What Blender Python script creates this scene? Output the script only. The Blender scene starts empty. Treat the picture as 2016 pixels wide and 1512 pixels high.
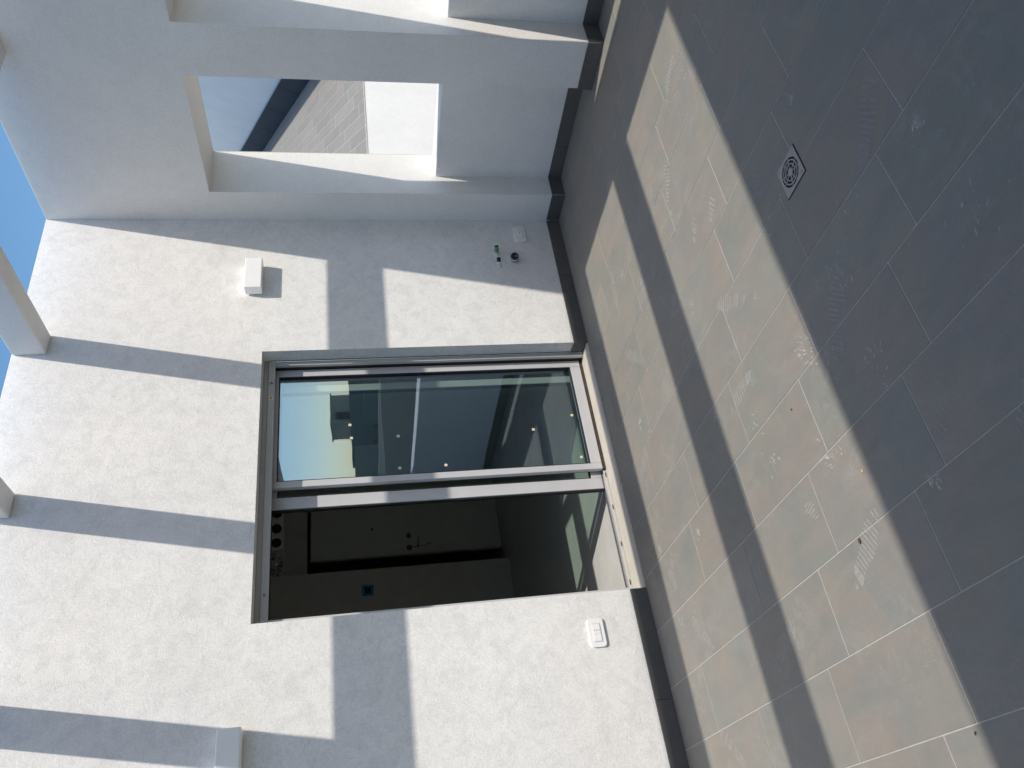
import bpy, bmesh, math, random
from mathutils import Vector, Matrix
random.seed(7)
S = bpy.context.scene
COL = S.collection

# ------------------------------------------------------------------ camera
cd = bpy.data.cameras.new('camera')
cam = bpy.data.objects.new('camera', cd); COL.objects.link(cam)
r = Vector((0.82711621, -0.56073221, -0.03818587))
u = Vector((0.1383186, 0.13723408, 0.98083371))
F = Vector((0.54474465, 0.81654528, -0.19106822))
# the phone was held sideways: the top of the world lies at the picture's left
M = Matrix((-u, r, -F)).transposed().to_4x4()
M.translation = Vector((-4.40173, -4.30466, 1.595))
cam.matrix_world = M
cd.sensor_fit = 'HORIZONTAL'; cd.sensor_width = 36.0
cd.lens = 36.0 * 1555.442 / 2016.0
cd.clip_start = 0.05; cd.clip_end = 3000
S.camera = cam

# ------------------------------------------------------------------ light
SX, SK = 0.212, 0.68                       # sun: x and -y travel per metre of height
sun_dir = Vector((SX, -SK, 1.0)).normalized()
elev = math.asin(sun_dir.z); azim = math.atan2(sun_dir.x, sun_dir.y)
w = bpy.data.worlds.new('World'); S.world = w; w.use_nodes = True
nt = w.node_tree; nt.nodes.clear()
sky = nt.nodes.new('ShaderNodeTexSky'); sky.sky_type = 'NISHITA'; sky.sun_disc = False
sky.sun_elevation = elev; sky.sun_rotation = azim
sky.altitude = 300; sky.air_density = 0.72; sky.dust_density = 1.0; sky.ozone_density = 2.2
bg = nt.nodes.new('ShaderNodeBackground'); bg.inputs[1].default_value = 0.15
wo = nt.nodes.new('ShaderNodeOutputWorld')
wb = nt.nodes.new('ShaderNodeMix'); wb.data_type = 'RGBA'; wb.blend_type = 'MULTIPLY'      # the phone's daylight white balance
wb.inputs[0].default_value = 1.0; wb.inputs[7].default_value = (1.08, .965, .785, 1)
sat = nt.nodes.new('ShaderNodeHueSaturation'); sat.inputs['Saturation'].default_value = 1.2
nt.links.new(sky.outputs[0], sat.inputs['Color']); nt.links.new(sat.outputs[0], wb.inputs[6]); nt.links.new(wb.outputs[2], bg.inputs[0]); nt.links.new(bg.outputs[0], wo.inputs[0])
sd = bpy.data.lights.new('sun', 'SUN'); sd.energy = 2.05; sd.angle = math.radians(0.55); sd.color = (1.0, 0.93, 0.83)
so = bpy.data.objects.new('sun', sd); COL.objects.link(so)
so.rotation_euler = sun_dir.to_track_quat('Z', 'Y').to_euler(); so.location = (3, -8, 12)
S.view_settings.view_transform = 'Standard'; S.view_settings.look = 'None'
S.view_settings.exposure = 0.86; S.view_settings.gamma = 1.0
S.view_settings.use_curve_mapping = False
S.render.engine = 'CYCLES'
S.cycles.max_bounces = 10; S.cycles.diffuse_bounces = 6; S.cycles.glossy_bounces = 5
S.cycles.transparent_max_bounces = 12; S.cycles.transmission_bounces = 6
S.cycles.caustics_reflective = False; S.cycles.caustics_refractive = False
S.cycles.use_denoising = True

# ------------------------------------------------------------------ material helpers
class NT:
    def __init__(s, name):
        s.m = bpy.data.materials.new(name); s.m.use_nodes = True
        s.t = s.m.node_tree; s.p = s.t.nodes['Principled BSDF']; s.out = s.t.nodes['Material Output']
    def n(s, typ, **kw):
        x = s.t.nodes.new(typ)
        for k, v in kw.items(): setattr(x, k, v)
        return x
    def l(s, a, b): s.t.links.new(a, b)
    def pos(s, obj=False):
        if obj: return s.n('ShaderNodeTexCoord').outputs['Object']
        return s.n('ShaderNodeNewGeometry').outputs['Position']
    def noise(s, scale, detail=3, rough=.55, dist=0, vec=None, stretch=None):
        x = s.n('ShaderNodeTexNoise'); x.inputs['Scale'].default_value = scale
        x.inputs['Detail'].default_value = detail; x.inputs['Roughness'].default_value = rough
        x.inputs['Distortion'].default_value = dist
        v = vec or s.pos()
        if stretch:
            mp = s.n('ShaderNodeMapping'); mp.inputs['Scale'].default_value = stretch
            s.l(v, mp.inputs['Vector']); v = mp.outputs[0]
        s.l(v, x.inputs['Vector']); return x.outputs['Fac']
    def ramp(s, fac, stops):
        x = s.n('ShaderNodeValToRGB'); e = x.color_ramp.elements
        while len(e) < len(stops): e.new(.5)
        for i, (p, c) in enumerate(stops):
            e[i].position = p; e[i].color = (c if len(c) == 4 else (*c, 1)) if not isinstance(c, float) else (c, c, c, 1)
        s.l(fac, x.inputs[0]); return x.outputs[0]
    def mix(s, f, a, b, mode='MIX'):
        x = s.n('ShaderNodeMix', data_type='RGBA', blend_type=mode)
        for i, v in ((0, f), (6, a), (7, b)):
            if hasattr(v, 'is_linked'): s.l(v, x.inputs[i])
            else: x.inputs[i].default_value = v if i == 0 or len(v) == 4 else (*v, 1)
        return x.outputs[2]
    def math(s, op, a, b=None):
        x = s.n('ShaderNodeMath', operation=op)
        for i, v in ((0, a), (1, b)):
            if v is None: continue
            if hasattr(v, 'is_linked'): s.l(v, x.inputs[i])
            else: x.inputs[i].default_value = v
        return x.outputs[0]
    def bump(s, h, strength, dist, prev=None):
        x = s.n('ShaderNodeBump'); x.inputs['Strength'].default_value = strength
        x.inputs['Distance'].default_value = dist; s.l(h, x.inputs['Height'])
        if prev: s.l(prev, x.inputs['Normal'])
        s.l(x.outputs[0], s.p.inputs['Normal']); return x.outputs[0]
    def base(s, c):
        if hasattr(c, 'is_linked'): s.l(c, s.p.inputs['Base Color'])
        else: s.p.inputs['Base Color'].default_value = (*c, 1)
    def rough(s, v):
        if hasattr(v, 'is_linked'): s.l(v, s.p.inputs['Roughness'])
        else: s.p.inputs['Roughness'].default_value = v
    def spec(s, v): s.p.inputs['Specular IOR Level'].default_value = v

def simple(name, col, rough=.5, metal=0., spec=.5, var=.06, vscale=9.0):
    a = NT(name); f = a.noise(vscale, 3)
    lo = tuple(c * (1 - var) for c in col); hi = tuple(min(1, c * (1 + var)) for c in col)
    a.base(a.ramp(f, [(.3, lo), (.7, hi)])); a.rough(rough); a.spec(spec)
    a.p.inputs['Metallic'].default_value = metal
    return a.m

def stucco(name, col, strength=.55, dist=.006, scale=85., mottle=.5):
    a = NT(name)
    cloud = a.noise(1.7, 5, .6); grain = a.noise(scale, 2, .5, 1.6); fine = a.noise(420., 2)
    c = a.ramp(cloud, [(.3, tuple(x * .95 for x in col)), (.72, tuple(min(1, x * 1.03) for x in col))])
    g = a.ramp(grain, [(.32, (.86, .86, .86)), (.62, (1, 1, 1))])
    c = a.mix(mottle, c, a.ramp(a.noise(11., 7, .68, .8), [(.36, (.86, .865, .87)), (.56, (1.03, 1.03, 1.03))]), 'MULTIPLY')
    a.base(a.mix(1.0, c, g, 'MULTIPLY')); a.rough(.92); a.spec(.15)
    b = a.bump(a.noise(2.3, 3), .10, .02)
    b = a.bump(grain, strength, dist, b); a.bump(fine, .18, .002, b)
    return a.m

def tile_mat(name, col, rough=.5, dust=1.0, rnd=.10):
    a = NT(name); P = a.pos(); oi = a.n('ShaderNodeObjectInfo')
    # every tile shifts its own cloud pattern
    ad = a.n('ShaderNodeVectorMath', operation='ADD'); sc = a.n('ShaderNodeVectorMath', operation='SCALE')
    cmb = a.n('ShaderNodeCombineXYZ'); a.l(oi.outputs['Random'], cmb.inputs[2]); a.l(oi.outputs['Random'], cmb.inputs[0])
    a.l(cmb.outputs[0], sc.inputs[0]); sc.inputs['Scale'].default_value = 37.
    a.l(P, ad.inputs[0]); a.l(sc.outputs[0], ad.inputs[1]); V = ad.outputs[0]
    cloud = a.noise(3.4, 6, .62, .6, V); vein = a.noise(9., 6, .7, 1.2, V, (1, .35, 1)); fine = a.noise(150., 3, .6, 0, V)
    warm = tuple(x * y for x, y in zip(col, (1.10, 1.02, .95))); cool = tuple(x * y for x, y in zip(col, (.90, .955, .96)))
    c = a.ramp(cloud, [(.32, cool), (.68, warm)])
    c = a.mix(.55, c, a.ramp(vein, [(.3, (.84, .86, .86)), (.7, (1.1, 1.09, 1.06))]), 'MULTIPLY')
    c = a.mix(.5, c, a.ramp(fine, [(.3, (.9, .9, .9)), (.7, (1.06, 1.06, 1.06))]), 'MULTIPLY')
    hue = a.noise(1.5, 4, .6, .8, V)
    c = a.mix(1.0, c, a.ramp(hue, [(.34, (.965, 1.0, .98)), (.50, (1.0, 1.0, .995)), (.66, (1.02, .995, 1.008))]), 'MULTIPLY')
    br = a.math('MULTIPLY_ADD', oi.outputs['Random'], rnd); br.node.inputs[2].default_value = 1 - rnd / 2
    bc = a.n('ShaderNodeCombineXYZ')
    for i in range(3): a.l(br, bc.inputs[i])
    c = a.mix(1.0, c, bc.outputs[0], 'MULTIPLY')
    if dust:
        patch = a.ramp(a.noise(1.9, 4, .6, .8), [(.46, 0.), (.66, 1.)])
        speck = a.ramp(a.noise(60., 4, .75, 2.0), [(.60, 0.), (.68, 1.)])
        smear = a.ramp(a.noise(6., 6, .7, 1.5), [(.50, 0.), (.80, 1.)])
        s1 = a.math('MULTIPLY', patch, speck); s1 = a.math('MULTIPLY', s1, .50 * dust)
        s2 = a.math('MULTIPLY', patch, smear); s2 = a.math('MULTIPLY', s2, .34 * dust)
        c = a.mix(a.math('ADD', s1, s2), c, (.46, .45, .43))
    a.base(c); a.rough(a.ramp(cloud, [(.3, rough - .06), (.7, rough + .08)])); a.spec(.22)
    a.bump(fine, .05, .001)
    return a.m

def glass(name, refl, tint):
    a = NT(name); a.t.nodes.remove(a.p)
    tr = a.n('ShaderNodeBsdfTransparent'); tr.inputs[0].default_value = (*tint, 1)
    gl = a.n('ShaderNodeBsdfGlossy'); gl.inputs['Roughness'].default_value = 0.0
    gl.inputs['Color'].default_value = (.68, .83, 1.0, 1)
    ge = a.n('ShaderNodeNewGeometry'); dt = a.n('ShaderNodeVectorMath', operation='DOT_PRODUCT')
    a.l(ge.outputs['Normal'], dt.inputs[0]); a.l(ge.outputs['Incoming'], dt.inputs[1])
    k = a.math('SUBTRACT', 1.0, a.math('ABSOLUTE', dt.outputs['Value'])); k = a.math('POWER', k, 5.0)
    f = a.math('MULTIPLY_ADD', k, .9); f.node.inputs[2].default_value = refl
    f = a.math('MINIMUM', f, .95)
    wob = a.n('ShaderNodeBump'); wob.inputs['Strength'].default_value = .05; wob.inputs['Distance'].default_value = .01
    a.l(a.noise(1.6, 2), wob.inputs['Height']); a.l(wob.outputs[0], gl.inputs['Normal'])
    mx = a.n('ShaderNodeMixShader'); a.l(f, mx.inputs[0]); a.l(tr.outputs[0], mx.inputs[1]); a.l(gl.outputs[0], mx.inputs[2])
    a.l(mx.outputs[0], a.out.inputs[0]); return a.m

def dust_mat(name, col, alpha):
    a = NT(name); a.base(col); a.rough(.95); a.spec(.1)
    f = a.ramp(a.noise(38., 5, .7), [(.30, alpha * .12), (.66, alpha)])
    a.l(f, a.p.inputs['Alpha']); return a.m

MAT = dict(
    stucco=stucco('white_stucco', (.87, .86, .84), .50, .005, 88., .6),
    smooth=stucco('smooth_render', (.87, .855, .825), .25, .003, 120., .2),
    beam=stucco('beam_render', (.80, .79, .77), .15, .002, 160., .15),
    tile=tile_mat('grey_porcelain', (.246, .237, .222), .58, 1.0, .06),
    skirt=tile_mat('skirting_porcelain', (.125, .124, .122), .5, .0, .06),
    grout=simple('pale_grout', (.45, .435, .41), .9, var=.12, vscale=30),
    alu=simple('silver_aluminium', (.56, .56, .575), .42, .0, .5, .03),
    alu_d=simple('grey_aluminium', (.50, .50, .49), .45, .0, .5, .03),
    alu_b=simple('bright_aluminium', (.80, .80, .81), .25, .9, .5, .03),
    rubber=simple('black_gasket', (.012, .012, .014), .6),
    brush=simple('brown_brush_seal', (.06, .045, .035), .9, var=.4, vscale=90),
    glass=glass('coated_glass', .27, (.70, .82, .76)),
    glass2=glass('coated_glass_open_leaf', .12, (.80, .90, .85)),
    sill=simple('cream_stone', (.56, .53, .465), .6, var=.05, vscale=14),
    plastic=simple('white_plastic', (.92, .92, .91), .3, var=.02),
    plastic_w=simple('ivory_plastic', (.70, .67, .65), .35, var=.02),
    dark=simple('dark_hole', (.01, .01, .01), .8),
    steel=simple('brushed_steel', (.34, .325, .305), .45, .2, var=.08, vscale=40),
    cork=simple('cork_pad', (.78, .64, .46), .9, var=.12, vscale=120),
    resin=NT('interior_cement'), intwall=simple('interior_plaster', (.70, .68, .64), .85, var=.05),
    intdoor=simple('interior_door_white', (.74, .75, .70), .6, var=.03),
    blue=simple('blue_tape', (.05, .24, .45), .6),
    yellow=simple('yellow_label', (.55, .42, .05), .6), paper=simple('white_label', (.75, .74, .68), .6),
    green=simple('green_conduit', (.10, .32, .17), .45), navy=simple('navy_insulation', (.015, .02, .06), .4),
    white_ins=simple('white_insulation', (.7, .72, .75), .4), azure=simple('azure_tape', (.03, .22, .45), .4),
    ground=simple('town_ground', (.16, .15, .135), .95, var=.3, vscale=.05),
    b1=stucco('town_render_grey', (.36, .37, .36), .1), b2=stucco('town_render_sand', (.46, .43, .36), .1),
    b3=stucco('town_render_white', (.62, .62, .60), .1), b4=stucco('town_render_green', (.25, .29, .26), .1),
    pane=simple('window_pane', (.04, .055, .065), .1), roofgrey=simple('roof_screed', (.55, .54, .51), .9, var=.12, vscale=1.2),
    rust=simple('rusty_pipe', (.07, .055, .045), .7, var=.3, vscale=20),
    mast=simple('antenna_metal', (.12, .12, .13), .5),
    npaint=stucco('neighbour_paint', (.93, .905, .86), .15, .003, 120., .1),
    slate=tile_mat('neighbour_skirting', (.055, .055, .06), .6, .0, .06),
    rtile=tile_mat('neighbour_tile', (.27, .262, .255), .6, .0, .14),
    dust=dust_mat('dusty_print', (.52, .51, .49), .60), dust_shaded=dust_mat('shaded_dusty_print', (.42, .43, .45), .50),  # second dust tone has shade put into its colour, for prints lying in shadow
    fleck=dust_mat('dust_fleck', (.58, .57, .55), .85),
    seed=simple('brown_seed', (.09, .03, .012), .6), crumb=simple('pale_crumb', (.6, .45, .25), .8),
    crystal=simple('smoked_crystal', (.30, .31, .33), .08, .6),
)
a = MAT['resin']; f1 = a.noise(1.6, 5, .6); f2 = a.noise(16., 5, .7, 1.)
c = a.ramp(f1, [(.3, (.48, .485, .48)), (.7, (.60, .595, .58))])
a.base(a.mix(.6, c, a.ramp(f2, [(.3, (.9, .9, .9)), (.7, (1.05, 1.05, 1.05))]), 'MULTIPLY')); a.rough(.45); MAT['resin'] = a.m

# ------------------------------------------------------------------ mesh helpers
class MB:
    def __init__(s): s.bm = bmesh.new()
    def box(s, x0, x1, y0, y1, z0, z1, bev=0., seg=1, M=None):
        vs = [s.bm.verts.new(p) for p in ((x0,y0,z0),(x1,y0,z0),(x1,y1,z0),(x0,y1,z0),(x0,y0,z1),(x1,y0,z1),(x1,y1,z1),(x0,y1,z1))]
        if M:
            for v in vs: v.co = M @ v.co
        fs = [s.bm.faces.new([vs[i] for i in q]) for q in ((0,3,2,1),(4,5,6,7),(0,1,5,4),(1,2,6,5),(2,3,7,6),(3,0,4,7))]
        if bev:
            es = list({e for f in fs for e in f.edges})
            bmesh.ops.bevel(s.bm, geom=es, offset=bev, segments=seg, affect='EDGES', profile=.5)
        return s
    def prism(s, pts, axis, a, b, bev=0.):
        """closed outline in the other two axes (in x,y,z order), extruded along axis from a to b"""
        def P(p, t): q = list(p); q.insert(axis, t); return q
        A = [s.bm.verts.new(P(p, a)) for p in pts]; B = [s.bm.verts.new(P(p, b)) for p in pts]
        n = len(pts); fs = [s.bm.faces.new(A), s.bm.faces.new(B[::-1])]
        for i in range(n): fs.append(s.bm.faces.new((A[i], B[i], B[(i+1) % n], A[(i+1) % n])))
        if bev:
            es = list({e for f in fs for e in f.edges})
            bmesh.ops.bevel(s.bm, geom=es, offset=bev, segments=1, affect='EDGES', profile=.5)
        return s
    def cyl(s, p0, p1, r0, r1=None, n=16, cap=True):
        p0, p1 = Vector(p0), Vector(p1); r1 = r0 if r1 is None else r1
        q = (p1 - p0).to_track_quat('Z', 'Y')
        A = []; B = []
        for i in range(n):
            t = 2 * math.pi * i / n; d = q @ Vector((math.cos(t), math.sin(t), 0))
            A.append(s.bm.verts.new(p0 + d * r0)); B.append(s.bm.verts.new(p1 + d * r1))
        for i in range(n): s.bm.faces.new((A[i], A[(i+1) % n], B[(i+1) % n], B[i]))
        if cap: s.bm.faces.new(A[::-1]); s.bm.faces.new(B)
        return s
    def poly(s, pts): s.bm.faces.new([s.bm.verts.new(p) for p in pts]); return s
    def build(s, name, mat, parent=None, smooth=False):
        bmesh.ops.recalc_face_normals(s.bm, faces=s.bm.faces)
        me = bpy.data.meshes.new(name); s.bm.to_mesh(me); s.bm.free()
        me.materials.append(mat)
        if smooth:
            for p in me.polygons: p.use_smooth = True
        o = bpy.data.objects.new(name, me); COL.objects.link(o)
        if parent: o.parent = parent
        return o
def box(name, mat, parent, *d, bev=0., seg=1): return MB().box(*d, bev=bev, seg=seg).build(name, mat, parent)
def thing(name, label, cat, group=None, kind=None):
    o = bpy.data.objects.new(name, None); COL.objects.link(o); o.empty_display_size = .1
    o['label'] = label; o['category'] = cat
    if group: o['group'] = group
    if kind: o['kind'] = kind
    return o
def tag(o, label, cat, group=None):
    o['label'] = label; o['category'] = cat
    if group: o['group'] = group
    return o
def structure(o): o['kind'] = 'structure'; return o
def piece(name, me, parent, loc=(0, 0, 0)):
    o = bpy.data.objects.new(name, me); COL.objects.link(o); o.parent = parent; o.location = loc; return o

# ------------------------------------------------------------------ dimensions
H, HS, ZH = 3.687, .0995, 2.20            # wall top, skirting height, door head
XR, XL = -1.1995, -2.9873                 # door opening
YA, YB, YC, YD = -.263, -1.194, -1.532, -4.62   # bays of the side wall
ZW, T, D, ZP = 2.566, .431, .192, .970
WEST = -6.6

# ------------------------------------------------------------------ ground, terrace floor
g = structure(MB().poly([(-900,-900,-9),(900,-900,-9),(900,900,-9),(-900,900,-9)]).build('ground', MAT['ground']))
floor = structure(box('terrace_floor', MAT['grout'], None, WEST, T, -9.0, .0, -.20, -.0016))
PITX, PITY, GAP = .3075, .63, .0044
tmesh = {}
cnt = 0
for cidx in range(-5, 19):
    x1 = -1.098 - PITX * cidx; x0 = x1 - PITX
    off = (.50 - .1575 * cidx) % PITY
    for n in range(-1, 9):
        y1 = -(off + PITY * n); y0 = y1 - PITY
        a0, a1 = max(x0, WEST), min(x1, D - .002); b0, b1 = max(y0, -5.4), min(y1, -.002)
        if a1 - a0 < .02 or b1 - b0 < .02: continue
        key = (round(a1 - a0, 3), round(b1 - b0, 3))
        if key not in tmesh:
            hx, hy = key[0] / 2 - GAP / 2, key[1] / 2 - GAP / 2
            o = MB().box(-hx, hx, -hy, hy, -.009, 0, bev=.0008).build('tile', MAT['tile'], floor)
            tmesh[key] = o.data
        else: o = piece('tile', tmesh[key], floor)
        o.location = ((a0 + a1) / 2, (b0 + b1) / 2, random.uniform(-.0003, .0003)); cnt += 1
# beyond the picture's foot the paving goes on
o = box('far_paving', MAT['tile'], floor, WEST, T - .01, -8.98, -5.405, -.01, 0); o['kind'] = 'stuff'

# ------------------------------------------------------------------ house with door opening
house = thing('house', 'white stucco house wall with a wide door opening facing the tiled terrace', 'house')
MB().prism([(WEST, -.05), (XL, -.05), (XL, ZH), (XR, ZH), (XR, -.05), (T - .003, -.05), (T - .003, H), (WEST, H)], 1, 0, .34).build('front_wall', MAT['stucco'], house)
# room behind
box('ceiling', MAT['intwall'], house, WEST, .199, .34, 8.2, 2.62, 3.4)
box('roof_slab', MAT['smooth'], house, WEST, T - .004, .342, 8.2, 3.402, H - .004)
box('interior_floor', MAT['resin'], house, WEST, .199, .30, 8.2, -.2, .0)
box('partition_wall', MAT['intwall'], house, -4.6, -1.16, 4.08, 4.20, 0, 2.62, bev=.003)
box('side_room_wall', MAT['intwall'], house, -4.75, -4.6, .342, 8.2, 0, 2.62)
box('end_room_wall', MAT['smooth'], house, .20, T - .004, .342, 8.2, -3.0, 3.4)
box('back_corridor_wall', MAT['intwall'], house, -4.6, .2, 8.0, 8.2, 0, 2.62)
box('corridor_partition', MAT['intwall'], house, -.19, .199, 4.44, 4.56, 0, 2.62)
box('corridor_lintel', MAT['intwall'], house, -1.158, -.19, 4.44, 4.56, 2.24, 2.62)
box('corridor_side', MAT['intwall'], house, -1.30, -1.162, 4.202, 7.99, 0, 2.62)

def skirt(parent, axis, fixed, a, b, joints=(), side=-1, z=HS):
    """skirting tiles along an axis; the face stands 10 mm off the wall on the given side"""
    cuts = [a] + sorted(j for j in joints if a < j < b) + [b]
    for p, q in zip(cuts, cuts[1:]):
        e = .0016
        f0, f1 = sorted((fixed, fixed + side * .010))
        if axis == 0: box('skirting_tile', MAT['skirt'], parent, p + e, q - e, f0, f1, .001, z, bev=.0007)
        else: box('skirting_tile', MAT['skirt'], parent, f0, f1, p + e, q - e, .001, z, bev=.0007)
skirt(house, 0, -.0, XR - .012, -.011, (-.584,))
skirt(house, 0, -.0, WEST, XL, (-6.126, -5.496, -4.866, -4.236, -3.606))
skirt(house, 1, XR, .0005, .099, (), -1)

# ------------------------------------------------------------------ side wall with bays
side = thing('side_wall', 'white wall on the shaded side with window bays over low parapets', 'wall')
MB().prism([(-.0, -.05), (-.0, H), (-8.9, H), (-8.9, -.05), (YD - .34, -.05), (YD - .34, ZW), (YD - .34, ZW)][:0] or
           [(.06, -.05), (.06, H - .001), (-9.0, H - .001), (-9.0, -.05), (-8.6, -.05), (-8.6, ZW), (YD - .34, ZW), (YD - .34, -.05), (YD, -.05), (YD, ZW),
            (YC, ZW), (YC, -.05), (YB, -.05), (YB, ZW), (YA, ZW), (YA, -.05)], 0, 0, T, bev=.004).build('framed_wall', MAT['smooth'], side)
for (p, q) in ((YB, YA), (YD, YC), (-8.6, YD - .34)):
    box('parapet', MAT['smooth'], side, D, T - .004, p - .01, q + .01, -.05, ZP, bev=.006)
box('base', MAT['smooth'], side, .0, T + .02, -9.0, 0, -9, -.052)
skirt(side, 1, 0, YA, -.012)
skirt(side, 0, YA, 0, D - .012)
skirt(side, 1, D, YB, YA, (-.56,))
skirt(side, 1, 0, YC, YB)
skirt(side, 0, YC, 0, D - .012)
skirt(side, 1, D, YD, YC, (-1.86, -2.49, -3.12, -3.75, -4.38))

# ------------------------------------------------------------------ pergola and roof slab
ZB = 3.485
perg = thing('pergola', 'pale grey concrete pergola beams at the wall top against the sky', 'pergola')
def beam(x0, x1, y0, y1): return box('beam', MAT['beam'], perg, x0, x1, y0, y1, ZB, H - .003, bev=.012, seg=2)
for xc in (-1.1015, -2.2082, -3.315, -4.42, -5.53): beam(xc - .0765, xc + .0765, -1.2855, -.0005)
beam(WEST, -.0005, -1.435, -1.286)
beam(WEST, -.0005, -2.67, -2.44)
beam(WEST, -.0005, -3.805, -3.60)
slab = tag(box('terrace_roof', MAT['beam'], None, WEST, -.0005, -9.0, -4.727, ZB, H - .003, bev=.01),
           'flat white roof slab over the covered end of the terrace', 'roof')
end_blocker = tag(box('end_light_blocker', MAT['smooth'], None, WEST, -.003, -9.0, -8.76, .0005, ZB - .001, bev=.006),
              'unseen white wall added at the covered end to darken the floor', 'wall')  # unseen wall, added to keep sky light off the shaded floor
west = tag(box('left_parapet', MAT['smooth'], None, WEST, WEST + .24, -8.755, -.012, .0005, 1.05, bev=.006),
           'white parapet along the open side of the terrace', 'parapet')
tag(box('side_light_blocker', MAT['smooth'], None, WEST, WEST + .24, -8.755, -4.76, 1.052, ZB - .001, bev=.006),
    'unseen white wall added under the roof slab to block low sky light', 'wall')  # added out of view so the near floor gets less sky from this side

# ------------------------------------------------------------------ sliding door
sdoor = thing('sliding_door', 'grey aluminium sliding door, one leaf slid open behind the other', 'door')
# fixed frame
fh = box('head_frame', MAT['alu_d'], sdoor, XL + .001, XR - .001, .1165, .32, 2.170, ZH - .001, bev=.0015)
MB().box(XL + .002, XR - .003, .1005, .116, 2.125, 2.1675, bev=.002).build('head_cover', MAT['alu_d'], sdoor)
box('head_track', MAT['rubber'], sdoor, XL + .001, XR - .001, .125, .31, 2.140, 2.1695)
box('frame_gap', MAT['rubber'], sdoor, XR - .006, XR - .0012, .108, .31, .014, 2.139)
MB().box(XR - .013, XR - .0065, .104, .31, .014, 2.1385, bev=.0015).build('jamb_frame', MAT['alu_b'], sdoor)
MB().box(XR - .040, XR - .0135, .109, .135, .014, 2.1385, bev=.0015).build('jamb_frame', MAT['alu_d'], sdoor)
MB().box(XR - .036, XR - .0135, .136, .31, .014, 2.1385).build('jamb_frame', MAT['rubber'], sdoor)
MB().box(XL + .001, XL + .045, .104, .31, .014, 2.1385, bev=.0015).build('jamb_frame', MAT['alu'], sdoor)
# screw knobs and label on the head
for x in (-1.385, -2.802):
    k = MB().cyl((x, .1004, 2.147), (x, .093, 2.147), .0085, n=14).build('roller_knob', MAT['steel'], sdoor)
    MB().cyl((x, .0929, 2.149), (x, .0915, 2.149), .004, n=10).build('screw_slot', MAT['dark'], k)
lab = box('label', MAT['paper'], sdoor, -1.517, -1.482, .0990, .1003, 2.135, 2.160)
box('label_print', MAT['yellow'], lab, -1.5105, -1.4885, .0985, .0989, 2.141, 2.154)
box('label_print', MAT['dark'], lab, -1.507, -1.492, .0982, .09845, 2.1465, 2.149)

def leaf(x0, x1, yf, yb, zb, zt, sl, sr, rb, gm, first):
    fr = thing('sash', '', ''); del fr['label']; del fr['category']; fr.parent = sdoor
    if not first: fr['label'] = 'leaf slid open behind the closed one'
    box('stile', MAT['alu'], fr, x0, x0 + sl, yf, yb, zb, zt, bev=.0025, seg=2)
    box('stile', MAT['alu'], fr, x1 - sr, x1, yf, yb, zb, zt, bev=.0025, seg=2)
    box('rail', MAT['alu'], fr, x0 + sl + .0005, x1 - sr - .0005, yf + .0008, yb - .001, zb, zb + rb, bev=.002)
    box('rail', MAT['alu'], fr, x0 + sl + .0005, x1 - sr - .0005, yf + .0008, yb - .001, zt - .05, zt, bev=.002)
    a0, a1, c0, c1 = x0 + sl, x1 - sr, zb + rb, zt - .05
    q = MB(); t = .006
    q.box(a0, a0 + t, yf + .004, yb - .004, c0, c1); q.box(a1 - t, a1, yf + .004, yb - .004, c0, c1)
    q.box(a0 + t, a1 - t, yf + .004, yb - .004, c0, c0 + t); q.box(a0 + t, a1 - t, yf + .004, yb - .004, c1 - t, c1)
    q.build('gasket', MAT['rubber'], fr)
    ym = (yf + yb) / 2
    return MB().poly([(a0 + t, ym, c0 + t), (a1 - t, ym, c0 + t), (a1 - t, ym, c1 - t), (a0 + t, ym, c1 - t)]).build('glass', gm, sdoor)
g1 = leaf(-2.112, -1.2385, .168, .207, .037, 2.158, .043, .052, .072, MAT['glass'], True)
g2 = leaf(-2.228, -1.330, .226, .265, .037, 2.158, .078, .052, .072, MAT['glass2'], False)
box('interlock_seal', MAT['rubber'], sdoor, -2.236, -2.2285, .236, .268, .04, 2.138)
box('interlock_seal', MAT['rubber'], sdoor, -2.104, -2.090, .208, .2255, .04, 2.138)
for (px, pz) in ((-1.679,1.657),(-1.778,1.650),(-1.781,1.352),(-2.016,1.356),(-2.013,1.062),(-1.782,.451),(-1.685,.165),(-2.012,.160)):
    rot = Matrix.Translation((px, .184, pz)) @ Matrix.Rotation(random.uniform(-.3, .3), 4, 'Y')
    MB().box(-.0095, .0095, -.003, 0, -.0095, .0095, bev=.001, M=rot).build('spacer_pad', MAT['cork'], g1)
# sill and bottom track
box('sill', MAT['sill'], sdoor, XL + .0015, XR - .0115, -.0065, .188, -.05, .0125, bev=.003)
MB().box(XL + .0015, XR - .007, .1885, .192, -.02, .0345).box(XL + .0015, XR - .007, .1925, .222, .018, .0225).box(XL + .0015, XR - .007, .2225, .226, .018, .0335).box(XL + .0015, XR - .007, .2265, .262, .005, .0095).box(XL + .0015, XR - .007, .2625, .266, .005, .0300).box(XL + .0015, XR - .007, .2665, .2995, -.02, .0065).build('bottom_track', MAT['alu_b'], sdoor)
box('brush_seal', MAT['brush'], sdoor, -2.112, XR - .014, .172, .1875, .0128, .0365)
for sx in (-2.150, -2.382, -2.635, -2.883):
    box('drain_slot', MAT['dark'], sdoor, sx - .016, sx + .016, .1872, .18845, .0172, .0232)

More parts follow.
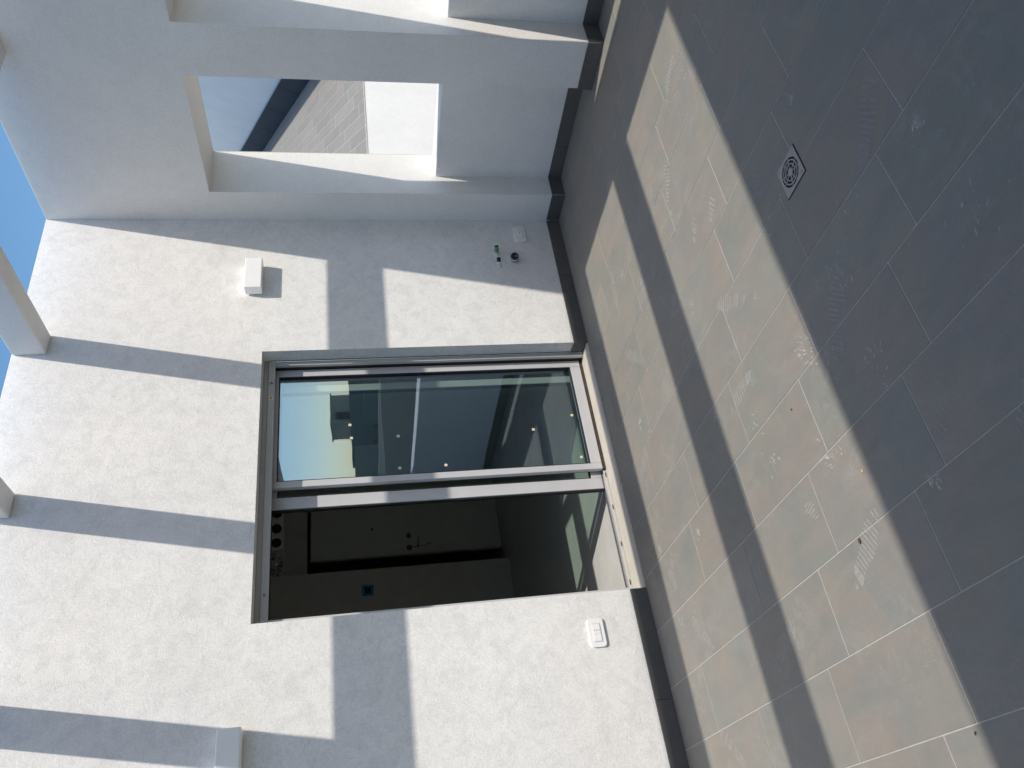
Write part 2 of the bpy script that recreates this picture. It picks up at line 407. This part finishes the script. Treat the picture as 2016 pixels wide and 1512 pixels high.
# ------------------------------------------------------------------ things on the walls
def lamp(xc, label):
    t = thing('wall_lamp', label, 'wall lamp', 'box wall lamps on the house wall')
    box('mounting_plate', MAT['plastic_w'], t, xc - .115, xc + .115, -.012, -.0005, 2.222, 2.315)
    MB().box(xc - .135, xc + .135, -.088, -.0122, 2.212, 2.325, bev=.006, seg=3).build('shade', MAT['plastic'], t)
lamp(-.588, 'white box wall lamp above the short wall right of the sliding door')
lamp(-3.645, 'white box wall lamp beyond the left jamb, cut by the frame edge')

def rounded(cx, cz, w_, h_, rad, y0, y1, name, mat, parent, n=5):
    pts = []
    for (sx, sz, a0) in ((1, 1, 0), (-1, 1, 90), (-1, -1, 180), (1, -1, 270)):
        for i in range(n + 1):
            t = math.radians(a0 + 90 * i / n)
            pts.append((cx + sx * (w_ / 2 - rad) + rad * math.cos(t), cz + sz * (h_ / 2 - rad) + rad * math.sin(t)))
    return MB().prism(pts, 1, y0, y1, bev=.002).build(name, mat, parent)
def socket(xc, zc, label, holes):
    t = thing('power_socket', label, 'power socket', 'outdoor power sockets near the floor')
    rounded(xc, zc, .156, .088, .014, -.014, -.0005, 'cover_plate', MAT['plastic'], t)
    box('module_frame', MAT['plastic_w'], t, xc - .052, xc + .052, -.0162, -.0141, zc - .025, zc + .025, bev=.0008)
    ins = box('socket_insert', MAT['plastic'], t, xc - .008, xc + .047, -.0182, -.0163, zc - .021, zc + .021, bev=.0008)
    box('blank_insert', MAT['plastic'], t, xc - .047, xc - .0095, -.0180, -.0163, zc - .021, zc + .021, bev=.0008)
    for (dx, dz) in holes:
        MB().cyl((xc + .012 + dx, -.0183, zc + dz), (xc + .012 + dx, -.0189, zc + dz), .0026, n=8).build('pin_hole', MAT['dark'], ins)
socket(-3.219, .347, 'white power socket plate on the sunlit wall left of the door', ((0, -.0125), (0, 0), (0, .0125)))
socket(-.158, .337, 'white power socket plate in the shade by the inner corner', ((.012, 0), (0, 0), (-.006, 0)))

def stub(name, label, x, z, rad, L, tilt, mats):
    t = thing(name, label, 'conduit', 'conduit stubs sticking out of the wall')
    p = Vector((x, -.0, z)); d = Vector((tilt[0], -1, tilt[1])).normalized()
    k = len(mats)
    for i, m in enumerate(mats):
        q = MB().cyl(p + d * (L * i / k - (.02 if i == 0 else 0)), p + d * (L * (i + 1) / k - .0004), rad * (1 + .06 * (i % 2)), n=14)
        q.build('sleeve', m, t, True)
    q = MB(); q.cyl(p + d * (L - .0003), p + d * (L + .0006), rad * .8, n=14); q.build('open_end', MAT['dark'], t)
    return t, p, d
stub('conduit_stub', 'green conduit stub sticking out of the wall, uppermost of three', -.356, .540, .0160, .070, (.25, .1), [MAT['white_ins'], MAT['green'], MAT['green']])
stub('conduit_stub', 'white conduit stub with a dark end, leftmost of three', -.480, .536, .0150, .072, (.3, .15), [MAT['white_ins'], MAT['white_ins'], MAT['navy']])
t, p, d = stub('conduit_stub', 'thick navy and white insulated pipe stub, lowest of three', -.412, .412, .030, .050, (-.12, .1), [MAT['navy'], MAT['white_ins'], MAT['navy']])
MB().cyl(p + d * .0455, p + d * .049, .019, .016, n=14).build('wrapped_end', MAT['white_ins'], t)
MB().cyl(p + d * .048 + Vector((-.002, 0, -.012)), p + d * .056 + Vector((-.004, 0, -.016)), .012, n=10).build('tape_end', MAT['azure'], t)

# ------------------------------------------------------------------ floor drain
dr = thing('floor_drain', 'square steel floor drain with a ringed grate in the shaded tiles', 'drain')
CX, CY, HW = -2.312, -2.506, .0685
box('drain_well', MAT['dark'], dr, CX - HW - .004, CX + HW + .004, CY - HW - .004, CY + HW + .004, -.0005, .0009)
def arc_sheet(mb, r0, r1, a0, a1, z0, z1, n=10):
    A = [[], []]
    for i in range(n + 1):
        t = math.radians(a0 + (a1 - a0) * i / n)
        for k, rr in enumerate((r0, r1)): A[k].append((CX + rr * math.cos(t), CY + rr * math.sin(t)))
    mb.prism(A[0] + A[1][::-1], 2, z0, z1)
q = MB()
z0, z1 = .0012, .0036
RO = .056
# plate outside the rings: square ring to circle, in 40 wedges
def sq(t):
    c, s_ = math.cos(t), math.sin(t); k = HW / max(abs(c), abs(s_)); return (CX + c * k, CY + s_ * k)
N = 64
for i in range(N):
    t0, t1 = 2 * math.pi * i / N, 2 * math.pi * (i + 1) / N
    q.prism([(CX + RO * math.cos(t0), CY + RO * math.sin(t0)), sq(t0), sq(t1), (CX + RO * math.cos(t1), CY + RO * math.sin(t1))], 2, z0, z1)
bmesh.ops.remove_doubles(q.bm, verts=q.bm.verts, dist=.00005)
q.build('cover_plate', MAT['steel'], dr)
for r0, r1 in ((.0425, .0475), (.0285, .0335), (0, .0155)):
    q = MB()
    if r0 == 0: q.cyl((CX, CY, z0), (CX, CY, z1), r1, n=32)
    else:
        for i in range(4): arc_sheet(q, r0, r1, i * 90, i * 90 + 90, z0, z1, 12)
    q.build('grate_ring', MAT['steel'], dr)
for k in range(8):
    t = math.radians(45 * (k // 2) * 2 + (28 if k % 2 else -28) + 45)
    Mx = Matrix.Translation((CX, CY, 0)) @ Matrix.Rotation(t, 4, 'Z')
    MB().box(.0135, .0575, -.0021, .0021, z0, z1 - .0003, M=Mx).build('grate_spoke', MAT['steel'], dr)
for sgn in (1, -1):
    MB().cyl((CX + sgn * .056, CY + sgn * .056, z1), (CX + sgn * .056, CY + sgn * .056, z1 + .0004), .0035, n=12).build('screw', MAT['mast'], dr)

# ------------------------------------------------------------------ dusty shoe prints, crumbs
def sole(nm, A, B, wid, mat, stripes=15, full=False):
    A, B = Vector((*A, 0)), Vector((*B, 0)); ax = (B - A); L = ax.length; ax.normalize(); sd_ = Vector((-ax.y, ax.x, 0))
    q = MB(); rnd = random.Random(nm)
    def hw(t):   # outline: toe, waist, heel
        return wid / 2 * (max(.0, math.sin(math.pi * min(1, max(.02, t)) ** .85)) ** .45) * (1 - .28 * math.exp(-((t - .64) / .13) ** 2))
    for i in range(stripes):
        t0 = (i + .18) / stripes; t1 = t0 + .5 / stripes
        if full and t0 > .74: t1 = t0 + .98 / stripes
        if rnd.random() < .14: continue
        w0, w1 = hw(t0), hw(t1); a_ = -rnd.uniform(.75, 1.); b_ = rnd.uniform(.75, 1.); sk = .012
        q.poly([A + ax * (t0 * L) + sd_ * (w0 * a_) + Vector((0, 0, .0012)), A + ax * (t0 * L + sk) + sd_ * (w0 * b_) + Vector((0, 0, .0012)),
                A + ax * (t1 * L + sk) + sd_ * (w1 * b_) + Vector((0, 0, .0012)), A + ax * (t1 * L) + sd_ * (w1 * a_) + Vector((0, 0, .0012))])
    o = q.build('shoe_print', mat, floor); o['kind'] = 'stuff'; return o
d1, d2 = MAT['dust'], MAT['dust_shaded']
sole('a', (-2.422, -3.012), (-2.621, -2.798), .10, d2, 15, True)
sole('b', (-2.801, -2.493), (-3.045, -2.310), .10, d2, 17, True)
sole('c', (-3.528, -2.204), (-3.689, -1.948), .095, d1, 17, True)
sole('d', (-3.664, -1.494), (-3.793, -1.185), .09, d1, 19)
sole('e', (-3.330, -.531), (-3.535, -.699), .085, d1, 17)
sole('f', (-3.860, -.520), (-4.054, -.710), .085, d1, 17)
sole('g', (-3.029, -.403), (-3.154, -.452), .085, d1, 10)
sole('h', (-2.450, -.346), (-2.341, -.627), .085, d1, 16)
sole('j', (-1.824, -1.814), (-1.913, -1.735), .07, d1, 9, True)
sole('k', (-1.882, -2.025), (-1.969, -1.923), .08, d1, 6)
sole('l', (-2.080, -1.562), (-2.163, -1.509), .07, d1, 8)
sole('p', (-1.62, -2.62), (-1.55, -2.88), .09, d2, 16, True)
sole('q', (-2.08, -3.10), (-2.30, -3.28), .09, d2, 15)
sole('r', (-2.03, -2.36), (-2.22, -2.30), .08, d2, 12)
sole('s', (-1.35, -1.75), (-1.55, -1.62), .08, d1, 12)
sole('t', (-1.20, -.72), (-1.45, -.66), .085, d1, 14)
sole('v', (-1.75, -.62), (-1.95, -.80), .085, d1, 15)
sole('x', (-2.30, -1.72), (-2.45, -1.95), .085, d1, 13)
sole('y', (-2.75, -1.55), (-2.72, -1.80), .085, d1, 12, True)
sole('z', (-1.12, -1.92), (-1.02, -2.12), .085, d1, 12)
sole('w', (-3.46, -3.0), (-3.62, -2.82), .085, d2, 10)
sole('m', (-3.427, -2.647), (-3.483, -2.576), .07, d2, 6)
sole('n', (-3.330, -1.836), (-3.410, -1.877), .07, d1, 6)
rf = random.Random(11); q = MB()
for k in range(46):
    if k < 34: cx, cy = rf.uniform(-3.4, -.95), rf.uniform(-2.2, -.35)
    else: cx, cy = rf.uniform(-3.6, -1.0), rf.uniform(-3.1, -2.25)
    th = rf.uniform(0, 3.14); rr = rf.uniform(.02, .09); nn = rf.randint(5, 26); dr_ = rf.uniform(-.5, .5)
    for j in range(nn):
        p = Vector((cx + rf.gauss(0, rr * .5), cy + rf.gauss(0, rr * .5), .0013 + rf.uniform(0, .0004))); t = th + rf.gauss(0, .35)
        L, W_ = rf.uniform(.003, .016), rf.uniform(.0014, .0035); ax = Vector((math.cos(t), math.sin(t), 0)); sx = Vector((-ax.y, ax.x, 0)); bend = sx * L * dr_
        q.poly([p - ax * L - sx * W_ * .4, p + bend * .3 - sx * W_, p + ax * L - sx * W_ * .4 + bend, p + ax * L * .9 + sx * W_ * .5 + bend, p + bend * .3 + sx * W_])
o = q.build('dust_flecks', MAT['fleck'], floor); o['kind'] = 'stuff'
for (x, y, m, s_, lb) in ((-3.575, -2.059, 'seed', .010, 'small brown seed on the sunlit tile beside a shoe print'),
                          (-3.009, -1.971, 'seed', .006, 'tiny dark crumb in the middle of the sunlit tiles'),
                          (-3.397, -2.211, 'crumb', .007, 'tiny pale crumb at the edge of the big shadow'),
                          (-4.193, -2.213, 'seed', .006, 'tiny dark crumb by the joint at the lower right')):
    q = MB(); bmesh.ops.create_icosphere(q.bm, subdivisions=2, radius=1.0)
    for v in q.bm.verts: v.co = Vector((v.co.x * s_ * 1.0 * (1 + .2 * v.co.y), v.co.y * s_ * .5, v.co.z * s_ * .38))
    o = q.build('crumb' if s_ < .009 else 'seed', MAT[m], None, True); o.location = (x, y, s_ * .38 + .0002); o.rotation_euler = (0, 0, .35 + x)
    tag(o, lb, 'crumb')

# ------------------------------------------------------------------ inside the room
idoor = thing('interior_door', 'pale interior door standing ajar in the dark room', 'door')
Mx = Matrix.Translation((-.225, 4.43, 0)) @ Matrix.Rotation(math.radians(180 + 4), 4, 'Z')
MB().box(0, .66, -.045, 0, .006, 2.195, bev=.003, M=Mx).build('panel', MAT['intdoor'], idoor)
MB().box(.6605, .675, -.052, .004, .006, 2.20, bev=.002, M=Mx).build('edge_strip', MAT['intwall'], idoor)
for (lx, lz) in ((.600, 1.085),):
    MB().cyl(Mx @ Vector((lx, 0, lz)), Mx @ Vector((lx, .012, lz)), .034, n=20).build('escutcheon', MAT['mast'], idoor)
    MB().cyl(Mx @ Vector((lx, .0121, lz - .1)), Mx @ Vector((lx, .045, lz - .1)), .012, n=12).cyl(Mx @ Vector((lx + .01, .045, lz - .1)), Mx @ Vector((lx - .10, .05, lz - .11)), .009, n=10).build('handle', MAT['steel'], idoor)
    MB().cyl(Mx @ Vector((lx, .0121, lz - .03)), Mx @ Vector((lx - .004, .03, lz - .19)), .005, n=8).box(-.012, .012, -.002, .002, -.05, 0, M=Mx @ Matrix.Translation((lx - .02, .03, lz - .2))).build('key', MAT['steel'], idoor)
MB().cyl(Mx @ Vector((.45, .0, 1.085)), Mx @ Vector((.45, .04, 1.085)), .026, .022, n=16).build('knob', MAT['mast'], idoor)
MB().cyl(Mx @ Vector((.33, .0, 1.50)), Mx @ Vector((.33, .004, 1.50)), .013, n=12).build('peephole', MAT['dark'], idoor)
sw = thing('light_switch', 'dark switch opening framed by blue tape on the inner wall', 'light switch')
box('tape_frame', MAT['blue'], sw, -1.458, -1.342, 4.0755, 4.0795, 1.518, 1.638)
for k in (0, 1): box('switch_module', MAT['dark'], sw, -1.432, -1.368, 4.0735, 4.0753, 1.549 + k * .031, 1.577 + k * .031)
sp = thing('spotlight_bar', 'grey ceiling bar with three dark round spots inside the room', 'ceiling lamp')
box('bar', MAT['intwall'], sp, -1.33, -.86, 2.96, 3.10, 2.352, 2.47, bev=.004)
box('canopy', MAT['intwall'], sp, -1.2, -1.0, 2.98, 3.08, 2.4705, 2.6195)
for x in (-.957, -1.117, -1.262): MB().cyl((x, 2.9598, 2.412), (x, 2.951, 2.412), .047, n=24).build('spot', MAT['dark'], sp)
ch = thing('crystal_lamp', 'small cluster of glittering glass drops hanging from the ceiling', 'ceiling lamp')
MB().cyl((-1.47, 3.0, 2.46), (-1.47, 3.0, 2.6195), .006, n=8).build('stem', MAT['mast'], ch)
rn = random.Random(3)
for k in range(14):
    q = MB(); bmesh.ops.create_icosphere(q.bm, subdivisions=1, radius=rn.uniform(.012, .022))
    o = q.build('drop', MAT['crystal'], ch); o.location = (-1.47 + rn.uniform(-.09, .09), 3.0 + rn.uniform(-.05, .05), rn.uniform(2.36, 2.45)); o.rotation_euler = (rn.random(), rn.random(), 0)

# ------------------------------------------------------------------ neighbour's tiled roof seen through the bay
nb = thing('neighbour_house', 'neighbouring white building with a tiled pitched roof seen through the bay', 'house')
SL = .33845
def rz(y): return 1.35 + SL * (y - 3.2)
box('wall', MAT['smooth'], nb, 1.2, 13.0, 3.196, 3.5, -9, 1.335)
# roof deck (slab following the slope)
MB().prism([(3.19, rz(3.19) - .003), (16, rz(16) - .003), (16, rz(16) - .3), (3.5, rz(3.5) - .3), (3.5, rz(3.19) - .013), (3.19, rz(3.19) - .013)], 0, 1.2, 16.5).build('roof_deck', MAT['grout'], nb)
MB().prism([(3.5, rz(3.5) - .32), (16, rz(16) - .32), (16, -9), (3.5, -9)], 0, 1.6, 16).build('body', MAT['smooth'], nb)
dv = Vector((.5907, .7643, .2587)); kx = dv.x / dv.y
rt = {}
y0s = 3.2
for rrow in range(-12, 25):
    xs = 1.6 + rrow * .30
    for k in range(10):
        ya = y0s + k * .9 + (rrow % 4) * .225 - .9; yb = ya + .9
        ya_, yb_ = max(ya, y0s), min(yb, 11.2)
        if yb_ - ya_ < .1: continue
        xm = xs + kx * ((ya_ + yb_) / 2 - y0s)
        # keep on the sunny side of the upper wall's foot and inside the deck
        foot = 10.442 + (((ya_ + yb_) / 2) - 6.189) * (13.757 - 10.442) / (10.787 - 6.189)
        if xm > foot + .5 or xm < 1.6: continue
        e = .010
        P = []
        for yy in (ya_ + e, yb_ - e):
            for xo in (e, .30 - e):
                P.append((xs + xo + kx * (yy - y0s), yy))
        (a_, b_, c_, d_) = P
        q = MB(); up = [q.bm.verts.new((x, y, rz(y))) for x, y in (a_, b_, d_, c_)]; dn = [q.bm.verts.new((x, y, rz(y) - .02)) for x, y in (a_, b_, d_, c_)]
        q.bm.faces.new(up)
        for i in range(4): q.bm.faces.new((up[i], dn[i], dn[(i + 1) % 4], up[(i + 1) % 4]))
        q.build('roof_tile', MAT['rtile'], nb)
# upper wall: stands on the roof along the diagonal and leans back from the tiles
f0 = Vector((8.30, 3.217, 0)); f1 = Vector((16.2, 14.17, 0))
al = (f1 - f0).normalized(); away = Vector((al.y, -al.x, 0))
def sweep(pts, nm, mat, s0=0., s1=1.):
    q = MB(); R = []
    for s_ in (s0, s1):
        b = f0.lerp(f1, s_); zf = rz(b.y)
        R.append([q.bm.verts.new((b.x + away.x * o_, b.y + away.y * o_, zf + h_)) for (o_, h_) in pts])
    n = len(pts)
    for i in range(n): q.bm.faces.new((R[0][i], R[1][i], R[1][(i + 1) % n], R[0][(i + 1) % n]))
    q.bm.faces.new(R[0]); q.bm.faces.new(R[1][::-1]); return q.build(nm, mat, nb)
LEAN = .36
sweep([(0, -.1), (LEAN * 3.6, 3.6), (4.2, 3.6), (4.2, -.1)], 'upper_wall', MAT['npaint'])
ns = 9
for k in range(ns):
    sweep([(-.05, .005), (-.05 + LEAN * .46, .46), (LEAN * .46 - .005, .46), (-.004, .005)], 'skirting_tile', MAT['slate'], k / ns + .0007, (k + 1) / ns - .0007)

# ------------------------------------------------------------------ the town beyond the parapet (mirrored in the glass)
def block(x0, x1, y0, y1, z1, mat, label, wins=(), extra=None):
    t = thing('town_house', label, 'house', 'town houses beyond the parapet')
    box('wall', MAT[mat], t, x0, x1, y0, y1, -9, z1)
    for (o0, o1, p0, p1) in ((x0, x1, y0, y0 + .2), (x0, x1, y1 - .2, y1), (x0, x0 + .2, y0 + .201, y1 - .201), (x1 - .2, x1, y0 + .201, y1 - .201)):
        box('roof_edge', MAT[mat], t, o0 + .002, o1 - .002, p0 + .002, p1 - .002, z1 + .001, z1 + .35)
    box('roof_screed', MAT['roofgrey'], t, x0 + .21, x1 - .21, y0 + .21, y1 - .21, z1 + .001, z1 + .02)
    # windows on the faces turned to the terrace (-x) and north (+y)
    z = z1 - 1.2
    while z > -8:
        yy = y0 + 1.0
        while yy < y1 - 1.2:
            w_ = box('window', MAT['b3'], t, x0 - .05, x0 + .03, yy - .05, yy + .95, z - 1.25, z + .05)
            box('pane', MAT['pane'], w_, x0 - .06, x0 - .0501, yy, yy + .9, z - 1.2, z)
            yy += 2.6
        xx = x0 + 1.0
        while xx < x1 - 1.2:
            w_ = box('window', MAT['b3'], t, xx - .05, xx + .95, y1 - .03, y1 + .05, z - 1.25, z + .05)
            box('pane', MAT['pane'], w_, xx, xx + .9, y1 + .0501, y1 + .06, z - 1.2, z)
            xx += 2.8
        z -= 3.0
    return t
block(9, 17, -15, -7, .1, 'b1', 'grey town house with a flat roof nearest the parapet')
block(20, 29, -13, -3, .9, 'b4', 'green grey town house right behind the nearest flat roof')
block(5, 12, -27, -18, .5, 'b2', 'sand coloured town house with a low flat roof')
block(16, 24, -29, -18, 1.0, 'b4', 'taller dark green town house in the second row')
block(28, 40, -30, -16, 1.5, 'b1', 'wide grey town house far along the second row')
block(-4, 3, -34, -24, .9, 'b3', 'white town house straight across from the terrace')
block(-16, -7, -36, -25, 1.2, 'b1', 'grey town house across to the left')
block(26, 36, -52, -36, 1.9, 'b4', 'tall dark town house in the third row')
block(8, 20, -56, -38, 1.6, 'b2', 'broad sand coloured town house in the third row')
block(42, 54, -26, -6, 2.0, 'b2', 'sand coloured town house farthest to the east')
block(50, 66, -60, -34, 2.4, 'b1', 'high grey apartment block on the skyline')
block(22.6, 23.3, -33.6, -32.8, 2.7, 'b1', 'narrow tower house rising over the second row')
for k, (x, y, z, w_, h_) in enumerate(((30, -44, 1.9, 2.2, 1.0), (33, -42, 1.9, 1.6, .6), (27.5, -50, 1.9, 2.5, 1.4), (35, -25, 1.5, 2.0, .9), (52, -52, 2.4, 3.0, 1.2), (60, -50, 2.4, 2.2, .8), (47, -12, 2.0, 2.4, 1.1), (14, -47, 1.6, 2.0, 1.0))):
    t = thing('roof_hut', ('white', 'grey', 'sand coloured', 'dark green')[k % 4] + ' stair hut ' + ('with an overhanging lid on a far flat roof', 'with a low door on a far flat roof')[k // 4], 'hut', 'stair huts on far roofs')
    m_ = MAT[('b3', 'b1', 'b2', 'b4')[k % 4]]
    box('wall', m_, t, x, x + w_, y, y + w_, z + .021, z + h_ + .35)
    box('lid', m_, t, x - .12, x + w_ + .12, y - .12, y + w_ + .12, z + h_ + .351, z + h_ + .45)
    box('door', MAT['pane'], t, x + .3, x + 1.0, y + w_ + .001, y + w_ + .03, z + .03, z + h_ + .1)
def antenna(x, y, z0, h, label):
    t = thing('roof_antenna', label, 'antenna', 'television antennas on the roofs')
    MB().cyl((x, y, z0), (x, y, z0 + h), .03, n=6).build('mast', MAT['mast'], t)
    for k, (zz, L) in enumerate(((h - .15, .9), (h - .8, .7))):
        q = MB(); q.cyl((x - L, y, z0 + zz), (x + L, y, z0 + zz), .016, n=5)
        for j in range(5): xx = x - L + j * L / 2; q.cyl((xx, y - .35, z0 + zz), (xx, y + .35, z0 + zz), .011, n=4)
        q.build('boom', MAT['mast'], t)
antenna(12, -9, .12, 2.6, 'television antenna on the nearest grey flat roof')
antenna(18.5, -20, 1.02, 2.8, 'television antenna on the dark green second row roof')
antenna(8, -22, .52, 3.0, 'television antenna on the low sand coloured roof')
antenna(23, -8, .92, 2.8, 'television antenna on the green grey roof')
antenna(32, -22, 1.52, 3.4, 'television antenna on the wide grey roof')
# low lit roof terrace and a leaning pipe just outside the parapet
ter = thing('neighbour_terrace', 'pale roof terrace just below the parapet on the open side', 'terrace')
q = MB(); arcp = [(1.9, -2.2), (5.2, -2.2)] + [(5.2 - 2.1 * math.sin(t_ / 8 * math.pi / 2) - .6 * (t_ / 8), -2.6 - 5.6 * t_ / 8) for t_ in range(9)] + [(1.9, -8.2)]
q.prism(arcp, 2, -.55, -.05); q.build('deck', MAT['roofgrey'], ter)
MB().prism([(p_[0] * .98 + .06, p_[1] * .98 - .1) for p_ in arcp], 2, -9, -.552).build('wall', MAT['b3'], ter)
tag(MB().cyl((7.2, -9.8, -9), (7.9, -10.6, 1.25), .06, n=8).cyl((5.8, -7.6, .30), (8.8, -12.4, .42), .045, n=8).build('leaning_pipe', MAT['rust'], None), 'rusty pole with a cross rail beyond the parapet', 'pole')
